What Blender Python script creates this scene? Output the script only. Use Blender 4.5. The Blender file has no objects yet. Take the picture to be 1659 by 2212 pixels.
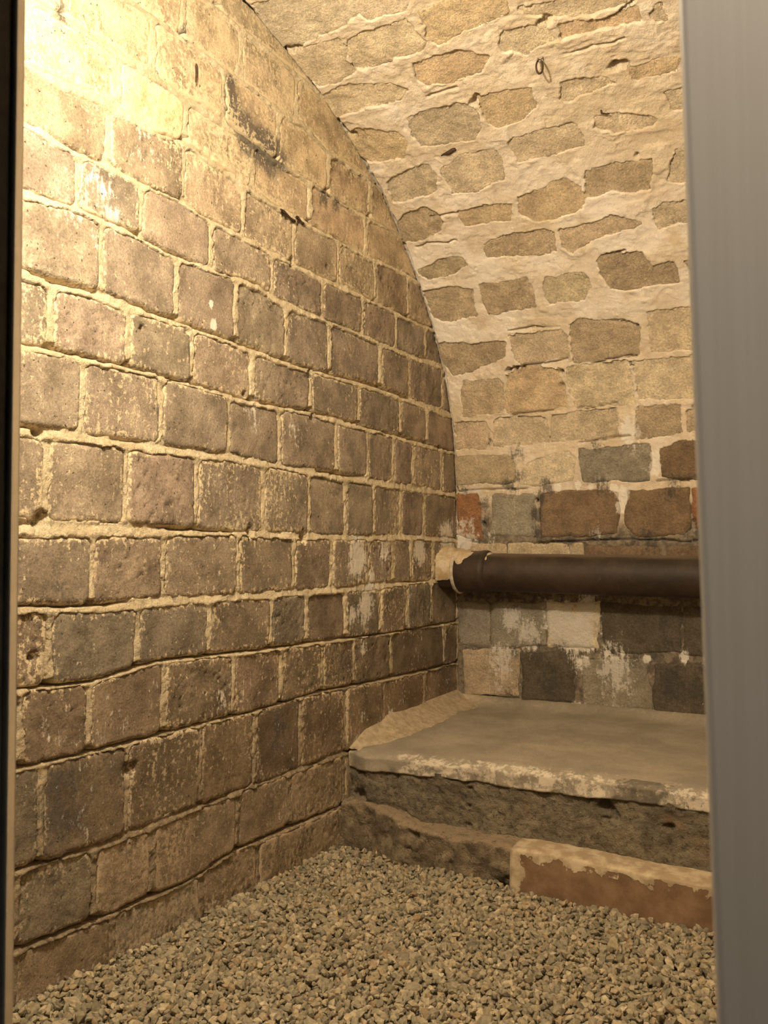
import bpy, math
import numpy as np

# ------------------------------------------------------------------ camera
W, H, F = 1659., 2212., 1850.
CX, CY = 829.5, 1106.
CAM = np.array([1.8, 0.0, 1.09])
PITCH = math.radians(3.125)
YAW = math.radians(30.434)
scn = bpy.context.scene
col = scn.collection
cam_d = bpy.data.cameras.new('camera')
cam = bpy.data.objects.new('camera', cam_d)
col.objects.link(cam)
cam.location = CAM
cam.rotation_euler = (math.pi / 2 + PITCH, 0, YAW)
cam_d.sensor_fit = 'VERTICAL'
cam_d.sensor_height = 24.0
cam_d.lens = F / H * 24.0
cam_d.clip_start = 0.02
cam_d.dof.use_dof = True
cam_d.dof.focus_distance = 2.9
cam_d.dof.aperture_fstop = 11.0
scn.camera = cam

# ------------------------------------------------------------------ light
world = bpy.data.worlds.new('world')
scn.world = world
world.use_nodes = True
world.node_tree.nodes['Background'].inputs[0].default_value = (1.0, .9, .75, 1)
world.node_tree.nodes['Background'].inputs[1].default_value = 0.012


def point_light(name, loc, power, colr, radius):
    l = bpy.data.lights.new(name, 'POINT')
    l.energy = power
    l.color = colr
    l.shadow_soft_size = radius
    o = bpy.data.objects.new(name, l)
    o.location = loc
    col.objects.link(o)
    return o


point_light('cell_lamp', (0.80, 0.93, 2.40), 63, (1.0, .855, .645), .045)
spot = bpy.data.lights.new('jamb_spot', 'SPOT')  # unseen spot added outside the door to brighten the jamb and edge strip
spot.energy = 29
spot.color = (1.0, .88, .73)
spot.shadow_soft_size = .05
spot.spot_size = math.radians(76)
spot.spot_blend = .6
spot_o = bpy.data.objects.new('jamb_spot', spot)
spot_o.location = (1.85, .10, 2.05)
col.objects.link(spot_o)
vs = scn.view_settings
vs.view_transform = 'Standard'
vs.look = 'None'
vs.gamma = 1.0
vs.use_curve_mapping = False
vs.exposure = 1.05

# ------------------------------------------------------------------ helpers
rng = np.random.default_rng(7)


def rays(p):
    p = np.atleast_2d(np.asarray(p, float))
    x = (p[:, 0] - CX) / F
    y = -(p[:, 1] - CY) / F
    fw = math.cos(PITCH) - y * math.sin(PITCH)
    up = math.sin(PITCH) + y * math.cos(PITCH)
    X = x * math.cos(YAW) - fw * math.sin(YAW)
    Y = x * math.sin(YAW) + fw * math.cos(YAW)
    return np.stack([X, Y, up], 1)


def on_x(p, X=0.0):
    r = rays(p)
    t = (X - CAM[0]) / r[:, 0]
    return CAM + r * t[:, None]


def on_y(p, Y):
    r = rays(p)
    t = (Y - CAM[1]) / r[:, 1]
    return CAM + r * t[:, None]


def _h(ix, iy, seed):
    h = (ix.astype(np.int64) * 374761393 + iy.astype(np.int64) * 668265263 + seed * 974634777) & 0xffffffff
    h = ((h ^ (h >> 13)) * 1274126177) & 0xffffffff
    h = h ^ (h >> 16)
    return (h & 0xffff) / 65535.0


def vn(x, y, seed=0):
    xi = np.floor(x)
    yi = np.floor(y)
    fx = x - xi
    fy = y - yi
    fx = fx * fx * (3 - 2 * fx)
    fy = fy * fy * (3 - 2 * fy)
    a = _h(xi, yi, seed)
    b = _h(xi + 1, yi, seed)
    c = _h(xi, yi + 1, seed)
    d = _h(xi + 1, yi + 1, seed)
    return (a + (b - a) * fx) * (1 - fy) + (c + (d - c) * fx) * fy


def fbm(x, y, scale, seed=0, octs=3):
    """roughly -1..1"""
    s = 0.
    amp = 1.
    tot = 0.
    for o in range(octs):
        s = s + amp * (vn(x * scale + 17.3 * o, y * scale - 9.1 * o, seed + o * 31) * 2 - 1)
        tot += amp
        amp *= .5
        scale *= 2.03
    return s / tot


def sstep(a, b, x):
    t = np.clip((x - a) / (b - a), 0, 1)
    return t * t * (3 - 2 * t)


def make_mesh(name, V, faces, smooth=True, attrs=None):
    """V (n,3); faces (m,3) or (m,4) int"""
    V = np.asarray(V, np.float32)
    faces = np.asarray(faces, np.int32)
    used = np.unique(faces)
    if len(used) < len(V):
        remap = np.full(len(V), -1, np.int32)
        remap[used] = np.arange(len(used))
        V = V[used]
        faces = remap[faces]
        if attrs:
            attrs = {k: a[used] for k, a in attrs.items()}
    m = bpy.data.meshes.new(name)
    n, k = faces.shape
    m.vertices.add(len(V))
    m.vertices.foreach_set('co', V.ravel())
    m.loops.add(n * k)
    m.loops.foreach_set('vertex_index', faces.ravel())
    m.polygons.add(n)
    m.polygons.foreach_set('loop_start', np.arange(0, n * k, k, dtype=np.int32))
    m.polygons.foreach_set('use_smooth', np.full(n, smooth, bool))
    if attrs:
        for a, v in attrs.items():
            at = m.attributes.new(a, 'FLOAT', 'POINT')
            at.data.foreach_set('value', np.asarray(v, np.float32).ravel())
    m.update(calc_edges=True)
    m.validate()
    return m


def add_obj(name, mesh, mat=None, parent=None, color=None, origin=None):
    if origin is not None:
        origin = np.asarray(origin, float)
        co = np.empty(len(mesh.vertices) * 3, np.float32)
        mesh.vertices.foreach_get('co', co)
        co = co.reshape(-1, 3) - origin.astype(np.float32)
        mesh.vertices.foreach_set('co', co.ravel())
        mesh.update()
    o = bpy.data.objects.new(name, mesh)
    if origin is not None:
        o.location = origin
    if mat:
        mesh.materials.append(mat)
    if color is not None:
        o.color = (*color, 1)
    col.objects.link(o)
    if parent is not None:
        o.parent = parent
        if parent.type == 'EMPTY' or any(abs(c) > 1e-9 for c in parent.location):
            o.location = o.location - parent.location
    return o


def tag(o, label=None, cat=None, group=None, kind=None):
    if label:
        o['label'] = label
    if cat:
        o['category'] = cat
    if group:
        o['group'] = group
    if kind:
        o['kind'] = kind
    return o


def grid_faces(nu, nv, mask=None, flip=False):
    """vertices indexed i*nv+j ; mask (nu-1,nv-1)"""
    i, j = np.meshgrid(np.arange(nu - 1), np.arange(nv - 1), indexing='ij')
    if mask is not None:
        i = i[mask]
        j = j[mask]
    i = i.ravel()
    j = j.ravel()
    a = i * nv + j
    f = np.stack([a, a + nv, a + nv + 1, a + 1], 1)
    return f[:, ::-1] if flip else f


# ------------------------------------------------------------------ node material helpers
class NT:
    def __init__(self, name, rough=.9):
        self.m = bpy.data.materials.new(name)
        self.m.use_nodes = True
        self.t = self.m.node_tree
        self.b = self.t.nodes['Principled BSDF']
        self.b.inputs['Roughness'].default_value = rough
        self.b.inputs['Specular IOR Level'].default_value = .25
        g = self.t.nodes.new('ShaderNodeNewGeometry')
        self.geo = g
        self.pos = g.outputs['Position']

    def n(self, t):
        return self.t.nodes.new(t)

    def link(self, a, b):
        self.t.links.new(a, b)

    def val(self, sock, v):
        if isinstance(v, (int, float)):
            sock.default_value = v
        elif isinstance(v, tuple):
            sock.default_value = (*v, 1) if len(v) == 3 else v
        else:
            self.link(v, sock)

    def noise(self, scale, detail=4, rough=.6, stretch=None, dist=0.):
        n = self.n('ShaderNodeTexNoise')
        n.inputs['Scale'].default_value = scale
        n.inputs['Detail'].default_value = detail
        n.inputs['Roughness'].default_value = rough
        n.inputs['Distortion'].default_value = dist
        if stretch:
            mp = self.n('ShaderNodeVectorMath')
            mp.operation = 'MULTIPLY'
            self.link(self.pos, mp.inputs[0])
            mp.inputs[1].default_value = stretch
            self.link(mp.outputs[0], n.inputs['Vector'])
        else:
            self.link(self.pos, n.inputs['Vector'])
        return n.outputs['Fac']

    def math(self, op, a, b=0., c=0.):
        n = self.n('ShaderNodeMath')
        n.operation = op
        self.val(n.inputs[0], a)
        self.val(n.inputs[1], b)
        self.val(n.inputs[2], c)
        return n.outputs[0]

    def ramp(self, x, lo, hi, a=0., b=1.):
        n = self.n('ShaderNodeMapRange')
        n.interpolation_type = 'SMOOTHSTEP'
        self.val(n.inputs['Value'], x)
        n.inputs['From Min'].default_value = lo
        n.inputs['From Max'].default_value = hi
        n.inputs['To Min'].default_value = a
        n.inputs['To Max'].default_value = b
        return n.outputs['Result']

    def mix(self, fac, a, b, mode='MIX'):
        n = self.n('ShaderNodeMix')
        n.data_type = 'RGBA'
        n.blend_type = mode
        self.val(n.inputs[0], fac)
        self.val(n.inputs[6], a)
        self.val(n.inputs[7], b)
        return n.outputs[2]

    def attr(self, name):
        n = self.n('ShaderNodeAttribute')
        n.attribute_name = name
        return n.outputs['Fac']

    def objcol(self):
        n = self.n('ShaderNodeObjectInfo')
        return n.outputs['Color']

    def bump(self, h, strength, dist):
        n = self.n('ShaderNodeBump')
        n.inputs['Strength'].default_value = strength
        n.inputs['Distance'].default_value = dist
        self.link(h, n.inputs['Height'])
        self.link(n.outputs[0], self.b.inputs['Normal'])

    def color(self, c):
        self.val(self.b.inputs['Base Color'], c)


SAND = (.66, .55, .36)
WHITE = (.78, .74, .66)
SOOT = (.075, .068, .058)


def stain_layers(k, c):
    """white bloom and soot laid over colour c from the masks 'white' and 'dark'"""
    fine = k.noise(70, 5, .7)
    vert = k.noise(1, 5, .72, stretch=(75, 75, 13))
    blot = k.noise(16, 5, .65)
    mixn = k.math('ADD', k.math('MULTIPLY', vert, .35), k.math('ADD', k.math('MULTIPLY', fine, .3), k.math('MULTIPLY', blot, .35)))
    d = k.math('ADD', k.attr('dark'), k.math('MULTIPLY_ADD', mixn, 2.6, -1.3))
    c = k.mix(k.ramp(d, .25, .6, 0, .8), c, SOOT)
    w = k.math('ADD', k.attr('white'), k.math('MULTIPLY_ADD', mixn, 2.8, -1.4))
    c = k.mix(k.ramp(w, .3, .55, 0, .85), c, WHITE)
    return c, fine, vert


def brick_material():
    k = NT('old_brick', .92)
    c = k.objcol()
    big = k.noise(9, 5, .6)
    c = k.mix(1., c, k.mix(k.ramp(big, .3, .7), (.62, .60, .57), (1.26, 1.25, 1.22)), 'MULTIPLY')
    speck = k.noise(160, 3, .7)
    c = k.mix(1., c, k.mix(k.ramp(speck, .32, .68), (.78, .77, .75), (1.2, 1.2, 1.18)), 'MULTIPLY')
    c, fine, vert = stain_layers(k, c)
    s = k.math('ADD', k.attr('sand'), k.math('ADD', k.math('MULTIPLY_ADD', vert, .9, -.45),
                                           k.math('MULTIPLY_ADD', fine, 1.9, -.95)))
    c = k.mix(k.ramp(s, .26, .44, 0, .78), c, k.mix(k.attr('browned'), SAND, (.43, .345, .235)))
    pit = k.noise(95, 2, .5)
    pitf = k.ramp(pit, .69, .75)
    c = k.mix(k.math('MULTIPLY', pitf, .8), c, (.05, .04, .03))
    k.color(c)
    hgt = k.math('ADD', k.math('MULTIPLY', k.noise(220, 4, .7), .5),
                 k.math('ADD', k.math('MULTIPLY', k.noise(60, 4, .65), 1.0), k.math('MULTIPLY', pitf, -.8)))
    k.bump(hgt, .8, .004)
    return k.m


def mortar_material():
    k = NT('sandy_mortar', .95)
    big = k.noise(7, 4, .6)
    c = k.mix(k.ramp(big, .35, .7), (.66, .55, .36), (.86, .74, .52))
    c = k.mix(k.ramp(k.noise(120, 4, .75), .40, .68, 0, .5), c, (.42, .34, .22))
    c = k.mix(k.attr('browned'), c, k.mix(k.ramp(k.noise(45, 4, .7), .35, .65), (.20, .155, .105), (.40, .31, .20)))
    c, fine, vert = stain_layers(k, c)
    k.color(c)
    hgt = k.math('ADD', k.math('MULTIPLY', k.noise(260, 4, .7), .6), k.noise(80, 5, .7))
    k.bump(hgt, 1., .009)
    return k.m


def vault_material():
    k = NT('lime_plaster', .95)
    big = k.noise(3.2, 5, .6)
    c = k.mix(k.ramp(big, .36, .66), (.64, .54, .39), (.78, .69, .56))
    c = k.mix(k.ramp(k.noise(22, 6, .7), .42, .66, 0, .6), c, (.52, .42, .285))
    c = k.mix(k.ramp(k.noise(9, 5, .7), .52, .66, 0, .45), c, (.80, .74, .66))
    c = k.mix(k.attr('cream'), c, (.84, .785, .70))
    c = k.mix(k.attr('grey'), c, k.mix(k.ramp(k.noise(30, 5, .7), .4, .62), (.11, .092, .072), (.25, .205, .148)))
    c, fine, vert = stain_layers(k, c)
    k.color(c)
    hgt = k.math('ADD', k.math('MULTIPLY', k.noise(150, 4, .7), .6), k.noise(34, 5, .65))
    k.bump(hgt, .75, .007)
    return k.m


def stone_material():
    k = NT('vault_stone', .93)
    c = k.objcol()
    c = k.mix(1., c, k.mix(k.ramp(k.noise(12, 5, .65), .3, .7), (.76, .74, .71), (1.16, 1.15, 1.12)), 'MULTIPLY')
    c = k.mix(1., c, k.mix(k.ramp(k.noise(120, 4, .7), .32, .68), (.78, .77, .75), (1.18, 1.18, 1.16)), 'MULTIPLY')
    c, fine, vert = stain_layers(k, c)
    s = k.math('ADD', k.attr('sand'), k.math('ADD', k.math('MULTIPLY_ADD', vert, 1.0, -.5),
                                           k.math('MULTIPLY_ADD', fine, 1.4, -.7)))
    c = k.mix(k.ramp(s, .30, .48, 0, .7), c, (.67, .57, .41))
    k.color(c)
    hgt = k.math('ADD', k.math('MULTIPLY', k.noise(200, 4, .7), .5), k.noise(48, 5, .7))
    k.bump(hgt, 1., .012)
    return k.m


def plain_material(name, lo, hi, scale=20, rough=.9, bump=.5, bdist=.004, metal=0.):
    k = NT(name, rough)
    k.b.inputs['Metallic'].default_value = metal
    n1 = k.noise(scale, 5, .65)
    k.color(k.mix(k.ramp(n1, .33, .67), lo, hi))
    if bump:
        k.bump(k.math('ADD', n1, k.math('MULTIPLY', k.noise(scale * 6, 4, .7), .5)), bump, bdist)
    return k.m


M_BRICK = brick_material()
M_MORTAR = mortar_material()
M_VAULT = vault_material()
M_STONE = stone_material()

# ------------------------------------------------------------------ vault profile (back wall rising into a barrel vault)
PROF = np.array([(3.760, -.10), (3.760, .45), (3.760, .90), (3.755, 1.33), (3.735, 1.60), (3.69, 1.80), (3.615, 1.995),
                 (3.515, 2.15), (3.395, 2.295), (3.29, 2.415), (3.15, 2.545), (2.985, 2.66), (2.765, 2.77),
                 (2.585, 2.84), (2.37, 2.90), (2.20, 2.935), (2.05, 2.945)])
PROF = np.vstack([PROF, [(4.10 - y, z) for y, z in PROF[-2::-1]]])


def smooth_profile(P):
    seg = np.r_[0, np.cumsum(np.hypot(*np.diff(P, axis=0).T))]
    s = np.linspace(0, seg[-1], 1400)
    q = np.stack([np.interp(s, seg, P[:, 0]), np.interp(s, seg, P[:, 1])], 1)
    kx = np.arange(-45, 46)
    ker = np.exp(-(kx / 18.) ** 2)
    ker /= ker.sum()
    pad = np.vstack([q[0] + (q[0] - q[45:0:-1]), q, q[-1] + (q[-1] - q[-2:-47:-1])])
    q = np.stack([np.convolve(pad[:, i], ker, 'valid') for i in (0, 1)], 1)
    return q


PQ = smooth_profile(PROF)
PS = np.r_[0, np.cumsum(np.hypot(*np.diff(PQ, axis=0).T))]
PT = np.gradient(PQ, PS, axis=0)
PT /= np.linalg.norm(PT, axis=1)[:, None]
PN = np.stack([-PT[:, 1], PT[:, 0]], 1)      # into the room


def vpos(X, s, h):
    Y = np.interp(s, PS, PQ[:, 0]) + h * np.interp(s, PS, PN[:, 0])
    Z = np.interp(s, PS, PQ[:, 1]) + h * np.interp(s, PS, PN[:, 1])
    return np.stack([np.broadcast_to(X, Y.shape), Y, Z], -1)


def px_vault(p):
    """pixel -> (X, s) on the vault surface"""
    out = []
    half = len(PQ) // 2 + 120
    A = PQ[:half - 1]
    D = PQ[1:half] - A
    for r in rays(p):
        ry, rz = r[1], r[2]
        oy, oz = CAM[1], CAM[2]
        det = ry * (-D[:, 1]) + D[:, 0] * rz
        bx, bz = A[:, 0] - oy, A[:, 1] - oz
        t = (bx * (-D[:, 1]) + D[:, 0] * bz) / det
        u = (ry * bz - rz * bx) / det
        ok = (t > 0) & (u >= -1e-6) & (u <= 1 + 1e-6)
        i = np.where(ok)[0][0]
        out.append((CAM[0] + r[0] * t[i], PS[i] + u[i] * (PS[i + 1] - PS[i])))
    return np.array(out)


half_i = len(PQ) // 2


def arc_z(Y):
    """height of the vault above depth Y"""
    a = np.interp(Y, PQ[half_i::-1, 0] if False else PQ[:half_i, 0][::-1], PQ[:half_i, 1][::-1])
    b = np.interp(Y, PQ[half_i:, 0][::-1], PQ[half_i:, 1][::-1])
    return np.where(Y > 2.05, np.where(Y > 3.757, 1.2, a), b)


S_SPRING = float(np.interp(1.38, PQ[:half_i, 1], PS[:half_i]))

# ------------------------------------------------------------------ left wall: bed joints and perpends read off the photograph
BED = {-3: [(544, -28)], -2: [(544, 80)],
       -1: [(558, 203), (605, 243), (655, 270), (710, 331), (757, 361), (784, 381)],
       0: [(344, 175), (405, 216), (466, 253), (615, 361), (672, 395), (743, 441), (790, 468), (828, 488)],
       1: [(57, 140), (111, 169), (203, 209), (257, 240), (338, 290), (398, 307), (547, 415), (601, 449), (730, 519), (801, 559), (878, 593)],
       2: [(57, 270), (135, 314), (219, 354), (304, 398), (388, 435), (439, 469), (506, 503), (574, 542), (699, 603), (817, 657), (878, 687), (929, 708)],
       3: [(57, 419), (152, 449), (287, 506), (354, 543), (456, 584), (557, 618), (598, 650), (682, 684), (784, 725), (855, 758), (953, 792)],
       4: [(54, 594), (202, 635), (287, 665), (439, 716), (557, 760), (632, 789), (817, 839), (952, 890)],
       5: [(54, 750), (169, 770), (337, 810), (472, 848), (531, 867), (669, 891), (774, 921), (949, 969)],
       6: [(51, 929), (135, 939), (338, 969), (506, 989), (632, 1013), (817, 1043), (969, 1067)],
       7: [(47, 1142), (236, 1145), (405, 1148), (716, 1161), (885, 1161)],
       8: [(47, 1314), (202, 1314), (371, 1297), (557, 1287), (750, 1272), (885, 1259)],
       9: [(47, 1489), (202, 1472), (337, 1429), (557, 1405), (682, 1388), (834, 1368), (980, 1344)],
       10: [(40, 1659), (236, 1615), (405, 1571), (557, 1534), (682, 1496), (851, 1463), (926, 1446)],
       11: [(37, 1881), (236, 1821), (405, 1753), (557, 1696), (615, 1675), (700, 1642)],
       12: [(34, 2054), (202, 1990), (405, 1905), (506, 1838), (652, 1777), (733, 1743)]}
PERP = {-2: [330, 470], -1: [395, 520, 640], 0: [330, 483, 600, 709, 799],
        1: [250, 400, 544, 669, 790], 2: [233, 395, 526, 635, 730, 811, 882],
        3: [169, 304, 456, 588, 696, 784, 856, 919], 4: [219, 381, 510, 620, 713, 823, 883, 956],
        5: [110, 277, 413, 546, 672, 774, 865, 922], 6: [177, 349, 492, 605, 726, 794, 850, 892, 954],
        7: [101, 273, 424, 569, 667, 747, 807, 867, 915], 8: [199, 353, 514, 634, 716, 796, 848, 888, 935],
        9: [108, 297, 452, 586, 662, 747, 821, 878, 931], 10: [43, 192, 354, 504, 608, 696, 765, 845, 959],
        11: [88, 273, 432, 550, 649, 745, 826, 917], 12: [34, 203, 330, 513, 625, 742, 850], 13: [240, 436, 557, 740]}
BEDW = {}
for kk, pts in BED.items():
    w = on_x(pts)
    BEDW[kk] = (w[:, 1], w[:, 2])
BEDW[13] = (np.array([0., 4.]), np.array([-.045, -.045]))


def bed_z(kk, Y):
    return np.interp(Y, *BEDW[kk])


def lw_px(px, py):
    w = on_x([(px, py)])[0]
    return w[1], w[2]


def stain_list_left(lst):
    return [(*lw_px(x, y), r, a) for x, y, r, a in lst]


L_WHITE = stain_list_left([(770, 1205, .075, .75), (800, 1255, .05, .7), (790, 1310, .07, .6), (760, 1330, .035, .6), (830, 1190, .06, .5),
                           (905, 1190, .06, .7), (965, 1165, .08, .75), (785, 1400, .04, .45), (640, 930, .07, .35), (545, 900, .06, .35),
                           (620, 400, .10, .3), (300, 300, .10, .3), (480, 1510, .06, .4), (260, 1560, .05, .35), (215, 430, .12, .35),
                           (880, 1290, .08, .25), (845, 1545, .03, .6), (461, 701, .013, 1.2), (457, 657, .009, 1.2), (520, 1480, .05, .35)])
L_DARK = stain_list_left([(495, 185, .04, .75), (500, 215, .045, .8), (508, 250, .05, .9), (530, 290, .06, 1.), (560, 312, .06, 1.), (585, 330, .06, 1.), (605, 350, .04, .8), (130, 28, .03, .6), (400, 75, .03, .6),
                          (700, 425, .05, .55), (725, 440, .04, .5), (690, 395, .03, .45), (540, 420, .02, .5),
                          (130, 1700, .08, .5), (120, 1780, .10, .55), (230, 1660, .08, .4), (600, 1580, .10, .45), (690, 1470, .07, .45), (740, 1440, .06, .45),
                          (965, 1440, .10, .5), (975, 1490, .10, .5), (880, 1480, .09, .35), (300, 1320, .05, .3), (120, 1300, .08, .35),
                          (230, 1170, .10, .25), (780, 1520, .12, .35), (930, 880, .05, .35), (450, 1330, .04, .2), (330, 1900, .10, .3),
                          (100, 1090, .10, .3), (380, 1290, .03, .5), (800, 1300, .05, .35), (440, 1780, .12, .3), (700, 1560, .08, .25)])
# chipped holes and eroded mortar (pixel, radius in m, depth)
L_DENT = [(*lw_px(x, y), r, d) for x, y, r, d in
          [(85, 935, .014, .05), (672, 805, .016, .05), (675, 900, .013, .06), (633, 560, .013, .05), (631, 575, .01, .05),
           (612, 462, .009, .05), (622, 470, .009, .05), (645, 480, .010, .05), (706, 575, .008, .03), (530, 850, .008, .05),
           (948, 968, .012, .05), (305, 708, .008, .03), (402, 716, .008, .03), (540, 1150, .02, .03), (655, 1160, .02, .035),
           (90, 1120, .02, .03), (885, 620, .01, .03), (75, 1420, .012, .03), (280, 1660, .018, .03)]]


def stain_eval(lst, a, b):
    out = np.zeros_like(a)
    for y, z, r, amp in lst:
        d2 = ((a - y) ** 2 + ((b - z) * .8) ** 2) / (r * r)
        out = np.maximum(out, amp * np.exp(-d2 * .8))
    return out


def dents(lst, a, b, seed):
    out = np.zeros_like(a)
    for y, z, r, dep in lst:
        m = (np.abs(a - y) < 3 * r) & (np.abs(b - z) < 3 * r)
        if m.any():
            d = np.hypot(a[m] - y, b[m] - z) + .75 * r * fbm(a[m], b[m], 55, seed, 3)
            out[m] -= dep * (1 - sstep(.6 * r, 1.3 * r, d))
    return out


def rrect_inner(a, b, a0, a1, b0, b1, r):
    """signed inside distance to a rounded rectangle (b0,b1 may vary)"""
    ca, cb = (a0 + a1) / 2, (b0 + b1) / 2
    qa = np.abs(a - ca) - (a1 - a0) / 2 + r
    qb = np.abs(b - cb) - (b1 - b0) / 2 + r
    return -(np.hypot(np.maximum(qa, 0), np.maximum(qb, 0)) + np.minimum(np.maximum(qa, qb), 0) - r)


bricks = []          # course, y0, y1
for c in sorted(PERP):
    up, lo = c - 1, c
    ys = []
    for x in PERP[c]:
        zmid = None
        Y = on_x([(x, 1100)])[0][1]
        for _ in range(3):
            zmid = .5 * (bed_z(up, Y) + bed_z(lo, Y))
            # pixel row of height zmid at this column
            t0, t1 = -400., 2600.
            for __ in range(40):
                tm = (t0 + t1) / 2
                if on_x([(x, tm)])[0][2] > zmid:
                    t0 = tm
                else:
                    t1 = tm
            Y = on_x([(x, tm)])[0][1]
        ys.append(Y)
    ys = sorted(ys)
    first = ys[0]
    pre = []
    y = first
    while y > .75:
        y -= .27 + .05 * rng.random()
        pre.append(max(y, .44))
    ys = pre[::-1] + ys
    ys.append(3.765)
    for a, b in zip(ys[:-1], ys[1:]):
        if b - a > .03:
            bricks.append((c, a, b))

GAPY, GAPZ = .0195, .023


def gap_z(c, Y):
    g = GAPZ * (1 + .55 * fbm(Y, Y * 0 + c * 1.37, 3.3, 33, 2))
    g = g * (.62 if c >= 9 else 1.)
    return g + (.022 * (1 - sstep(1.75, 2.15, Y)) if c == 7 else 0.) + (.008 if c in (4, 6) else 0.)

TOP_Z = 2.30


def brick_inner(c, y0, y1, Y, Z):
    zb = bed_z(c, Y) + gap_z(c, Y) / 2
    zt = bed_z(c - 1, Y) - gap_z(c - 1, Y) / 2
    return rrect_inner(Y, Z, y0 + GAPY / 2, y1 - GAPY / 2, zb, zt, .022)


# mortar grid
ya = np.r_[np.arange(.30, 1.28, .02), np.arange(1.28, 3.785, .0046)]
za = np.r_[np.arange(-.08, 3.02, .0046)]
GY, GZ = np.meshgrid(ya, za, indexing='ij')
EIN = np.full(GY.shape, -.02)
for (c, y0, y1) in bricks:
    i0, i1 = np.searchsorted(ya, [y0 - .02, y1 + .02])
    zlo = bed_z(c, (y0 + y1) / 2) - .05
    zhi = bed_z(c - 1, (y0 + y1) / 2) + .05
    j0, j1 = np.searchsorted(za, [zlo, zhi])
    e = brick_inner(c, y0, y1, GY[i0:i1, j0:j1], GZ[i0:i1, j0:j1])
    EIN[i0:i1, j0:j1] = np.maximum(EIN[i0:i1, j0:j1], e)
upper = sstep(2.12, 2.42, GZ)
lower = 1 - sstep(.35, 1.05, GZ)
hj = .0006 + .0032 * (vn(GY * 215, GZ * 215, 91) - .5) + .0045 * fbm(GY, GZ, 14, 1, 3) + .0060 * fbm(GY, GZ, 50, 2, 3) + .003 * upper
crev = np.zeros_like(GY)
for c in range(-3, 13):
    zj = bed_z(c, GY)
    q = (GZ - zj) / (GAPZ * (.6 if c < 9 else .42))
    near = np.clip(1.8 - np.abs(q), 0, 1)
    run = sstep(-.05, .35, fbm(GY, GY * 0 + c * 3.7, 2.6, 50 + c, 2) + (.42 if c > 8 else .16 if 0 <= c <= 5 else -.02))
    hj = hj - .005 * np.clip(q, -1, 1) * near
    crev = np.minimum(crev, -.055 * run * sstep(.15 - (.45 if c >= 9 else 0.), .55 - (.35 if c >= 9 else 0.), q + .45 * fbm(GY, GZ, 26, 61, 3)) * (1 - sstep(1.2, 1.8, q)))
hj = hj + crev
smear = fbm(GY, GZ, 5.5, 9, 3)
w = .003 + .024 * sstep(-.1, .5, smear) + .035 * upper * sstep(-.35, .3, smear) + .010 * lower * sstep(-.2, .5, smear)
fac = sstep(0, 1, (EIN + .008 * fbm(GY, GZ, 24, 5, 4)) / w)
MH = hj * (1 - fac) - .045 * fac
MH += dents(L_DENT, GY, GZ, 3)
mask = (GZ < arc_z(GY) + .015)
mf = mask[:-1, :-1] & mask[1:, :-1] & mask[:-1, 1:] & mask[1:, 1:]
V = np.stack([MH, GY, GZ], -1).reshape(-1, 3)
browned = np.clip(.92 * (1 - sstep(.30, 1.05, GZ + .25 * fbm(GY, GZ, 2.2, 15, 2))), 0, 1)
wl_mesh = make_mesh('wall_left', V, grid_faces(len(ya), len(za), mf),
                    attrs={'white': stain_eval(L_WHITE, GY, GZ).ravel(), 'dark': stain_eval(L_DARK, GY, GZ).ravel() * .9,
                           'browned': browned.ravel()})
wall_left = tag(add_obj('wall_left', wl_mesh, M_MORTAR), 'left end wall of brown bricks in sandy mortar', 'wall', kind='structure')

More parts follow.
